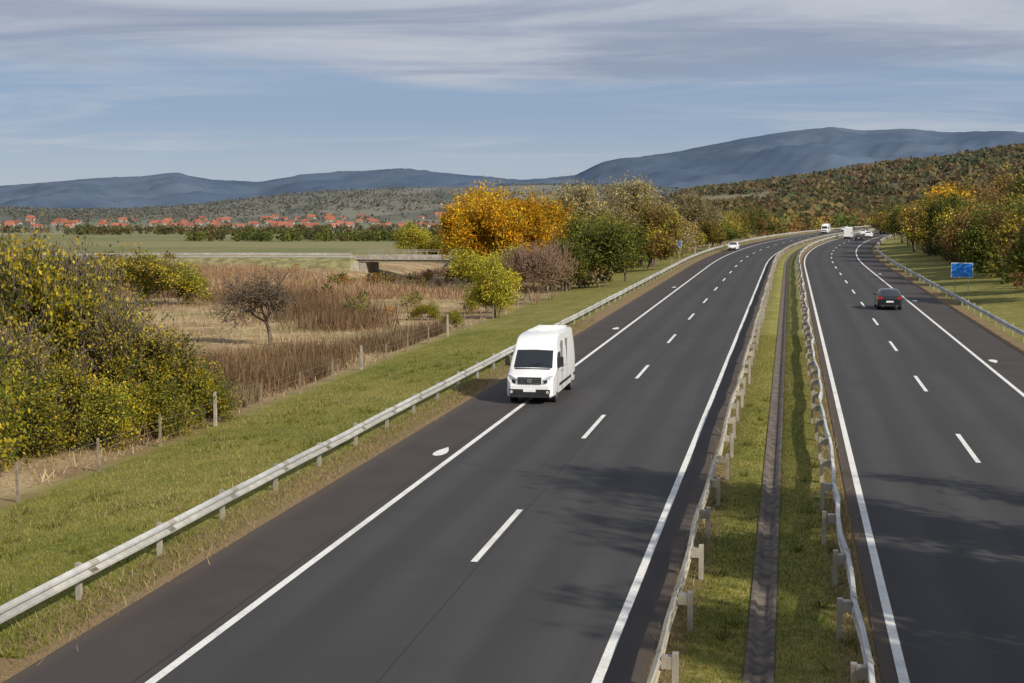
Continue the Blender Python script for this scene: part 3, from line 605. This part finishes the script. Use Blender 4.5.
def truck_mesh():
    mb=MB()
    mb.box((0,1.15,1.9),(2.4,2.1,2.7),0,.97); mb.box((0,.09,2.3),(2.1,.06,.9),1); mb.box((0,.06,1.0),(2.3,.14,.7),4)
    for s_ in (-1,1): mb.box((s_*.95,.0,.75),(.35,.08,.2),6); mb.box((s_*1.38,.5,2.3),(.14,.2,.6),4); mb.box((s_*1.19,1.0,2.35),(.05,1.0,.7),1)
    mb.box((0,8.6,2.55),(2.5,11.6,2.75),10); mb.box((0,8.2,1.0),(2.2,12.4,.2),4); mb.box((0,14.42,2.55),(2.3,.04,2.6),0)
    for s_ in (-1,1): mb.box((s_*.9,14.45,.95),(.4,.06,.2),9)
    wheels(mb,(1.3,4.6,10.6,11.8,13.0),1.15,.5,2,3)
    return mb.mesh('lorry',[WHITE,GLASS,RUB,ALU,BLACK,CHROME,LAMP,PLATE,SEAM,RED,simple('trailer_tarpaulin',(.62,.60,.55),.6)])
CB=car_mesh(BLKP,'car_black'); CW=car_mesh(WHITE,'car_white'); TR=truck_mesh()
obj('black_car',CB,(7.7,122.5,.006),math.pi,(1.06,1.06,1.06))
def road(name,me,d,y,back):
    a=-math.atan((float(xc(y+1))-float(xc(y-1)))/2); obj(name,me,(d+float(xc(y)),y,.006),a+(math.pi if back else 0))
road('white_car',CW,-11.6,268,False); road('white_van',VAN,4.1,372,True); road('black_car',CB,7.9,352,True); road('white_car',CW,7.9,385,True); road('lorry',TR,8,440,True); road('white_car',CW,4.2,412,True); road('lorry',TR,8,500,True); road('white_car',CW,-8.8,470,False); road('white_van',VAN,-8.8,430,False)

# ------------------------------------------------------------ village
hb=MB(); hb.box((0,0,1.7),(10,7.5,3.6),0)
hb.add([(-5.3,-4.2,3.4),(5.3,-4.2,3.4),(5.3,4.2,3.4),(-5.3,4.2,3.4),(-5.3,0,6.6),(5.3,0,6.6)],[(0,1,5,4),(2,3,4,5),(1,2,5),(3,0,4),(3,2,1,0)],1)
for q in (-3.4,0,3.4): hb.box((q,-3.76,1.9),(1.1,.06,1.2),2)
hb.box((1.8,-3.76,1.2),(.9,.06,2.1),2); hb.box((2,1,5.8),(.6,.6,1.6),1)
HM=hb.mesh('village_house',[simple('render_wall',(.40,.33,.27),.9),simple('clay_tiles',(.30,.10,.06),.9,var=.3,sc=.05),BLACK])
for k in range(100):
    px=rng.uniform(-20,440); D=rng.uniform(2150,2640); x,y=site(px,D); s_=rng.uniform(.8,1.4); obj('village_house',HM,(x,y,gz(x,y)-.2),.18+rng.normal(0,.3),(s_,s_,s_))

# ------------------------------------------------------------ mountains
MT=[(-900,182),(-300,188),(0,187),(60,184),(100,179),(150,178),(180,175),(215,181),(260,183),(300,176),(350,172),(400,170),(450,174),(500,179),(520,181),(550,178),(575,176),(600,164),(620,160),(680,153),(740,141),(790,134),(830,130),(860,134),(900,133),(950,137),(1000,136),(1060,140),(1200,150),(1500,172),(2200,185)]
pxs=np.linspace(-1100,2100,900); rs=np.linspace(8200,13500,40); PX,RR=np.meshgrid(pxs,rs)
t=np.array(MT,float); ridge=H+12200*(205-np.interp(PX,t[:,0],t[:,1]))/F
kk=S((RR-8200)/4000)*(1-.3*S((RR-12200)/2500))
azm=np.arctan((PX-512)/F); lat=np.sin(azm)*RR; dep=np.cos(azm)*RR; MX=lat*CT-dep*ST; MY=lat*ST+dep*CT
spur=wob(MX,MY,520)+.8*wob(MX,MY,190)
MZ=-60+(ridge+60)*kk+spur*130*kk*(1-kk)*2.2+wob(MX,MY,160)*9*kk+wob(MX,MY,60)*4*kk
nr,nc=PX.shape; i=np.arange((nr-1)*(nc-1)); a=(i//(nc-1))*nc+i%(nc-1)
k=NT('far_mountain'); P=k.pos(); n_=k.noise(P,.0014,6,.65); c=k.mix(k.mr(n_,.38,.62),(.075,.105,.16),(.105,.14,.195)); k.pbr(c,1,spec=0)  # blue-grey base colour has the aerial haze of the distance painted in
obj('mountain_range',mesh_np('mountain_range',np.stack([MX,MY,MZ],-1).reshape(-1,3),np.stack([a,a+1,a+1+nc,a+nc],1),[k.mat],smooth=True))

# ------------------------------------------------------------ light and sky
sv=Vector((.82,-.57,0)).normalized(); EL=R(32); sv=Vector((sv.x*math.cos(EL),sv.y*math.cos(EL),math.sin(EL)))
L=bpy.data.lights.new('sun','SUN'); L.energy=5.0; L.angle=R(.6); L.color=(1,.925,.80)
lo=bpy.data.objects.new('sun',L); COL.objects.link(lo); lo.rotation_euler=(-sv).to_track_quat('-Z','Y').to_euler()
w=bpy.data.worlds.new('World'); scene.world=w; w.use_nodes=True; t=w.node_tree; t.nodes.clear()
k=NT.__new__(NT); k.t=t
out=k.n('ShaderNodeOutputWorld'); bg=k.n('ShaderNodeBackground'); bg.inputs[1].default_value=.09; t.links.new(bg.outputs[0],out.inputs[0])
sky=k.n('ShaderNodeTexSky',sky_type='NISHITA'); sky.sun_disc=False; sky.sun_elevation=EL; sky.sun_rotation=math.atan2(sv.x,sv.y); sky.altitude=100; sky.dust_density=.6; sky.ozone_density=1.5
tc=k.n('ShaderNodeTexCoord').outputs['Generated']; sp=k.n('ShaderNodeSeparateXYZ'); k.set(sp.inputs[0],tc)
z=k.math('MAXIMUM',sp.outputs[2],0.0); zz=k.math('ADD',z,.06)
cb=k.n('ShaderNodeCombineXYZ'); k.set(cb.inputs[0],k.math('DIVIDE',sp.outputs[0],zz)); k.set(cb.inputs[1],k.math('DIVIDE',sp.outputs[1],zz))
skyc=k.mix(1.0,sky.outputs[0],(.66,.74,.90),'MULTIPLY')
grad=k.mix(k.mr(z,.0,.07),(5.0,5.8,6.9),(3.1,4.2,6.1))
skyc=k.mix(k.mr(z,.25,.6,.78,.2),skyc,grad)
n1=k.noise(cb.outputs[0],.3,5,.55,.4); n2=k.noise(k.scale(cb.outputs[0],(.55,1.1,1)),.8,7,.62,.7); n3=k.noise(cb.outputs[0],.14,3)
hi=k.mr(k.math('ADD',z,k.math('MULTIPLY',k.math('SUBTRACT',n1,.5),.12)),.074,.102)
cc=k.mix(k.mr(n2,.34,.66),(3.2,3.8,5.0),(5.9,6.2,6.9))
c=k.mix(k.math('MULTIPLY',hi,.92),skyc,cc)
wisp=k.math('MULTIPLY',k.mr(n2,.44,.70),k.mr(n3,.40,.58))
c=k.mix(k.math('MULTIPLY',wisp,.75),c,(5.9,6.3,6.9))
k.set(bg.inputs[0],c)

cam=bpy.data.cameras.new('camera'); co=bpy.data.objects.new('camera',cam); COL.objects.link(co); scene.camera=co
cam.sensor_width=36; cam.lens=36*F/1024; cam.clip_end=40000; cam.clip_start=.1
co.location=(0,0,H); co.rotation_euler=(math.pi/2-math.atan(136.5/F),0,TH)
scene.view_settings.view_transform='Standard'; scene.view_settings.look='None'; scene.view_settings.exposure=0
print('faces',sum(len(m.polygons) for m in bpy.data.meshes))
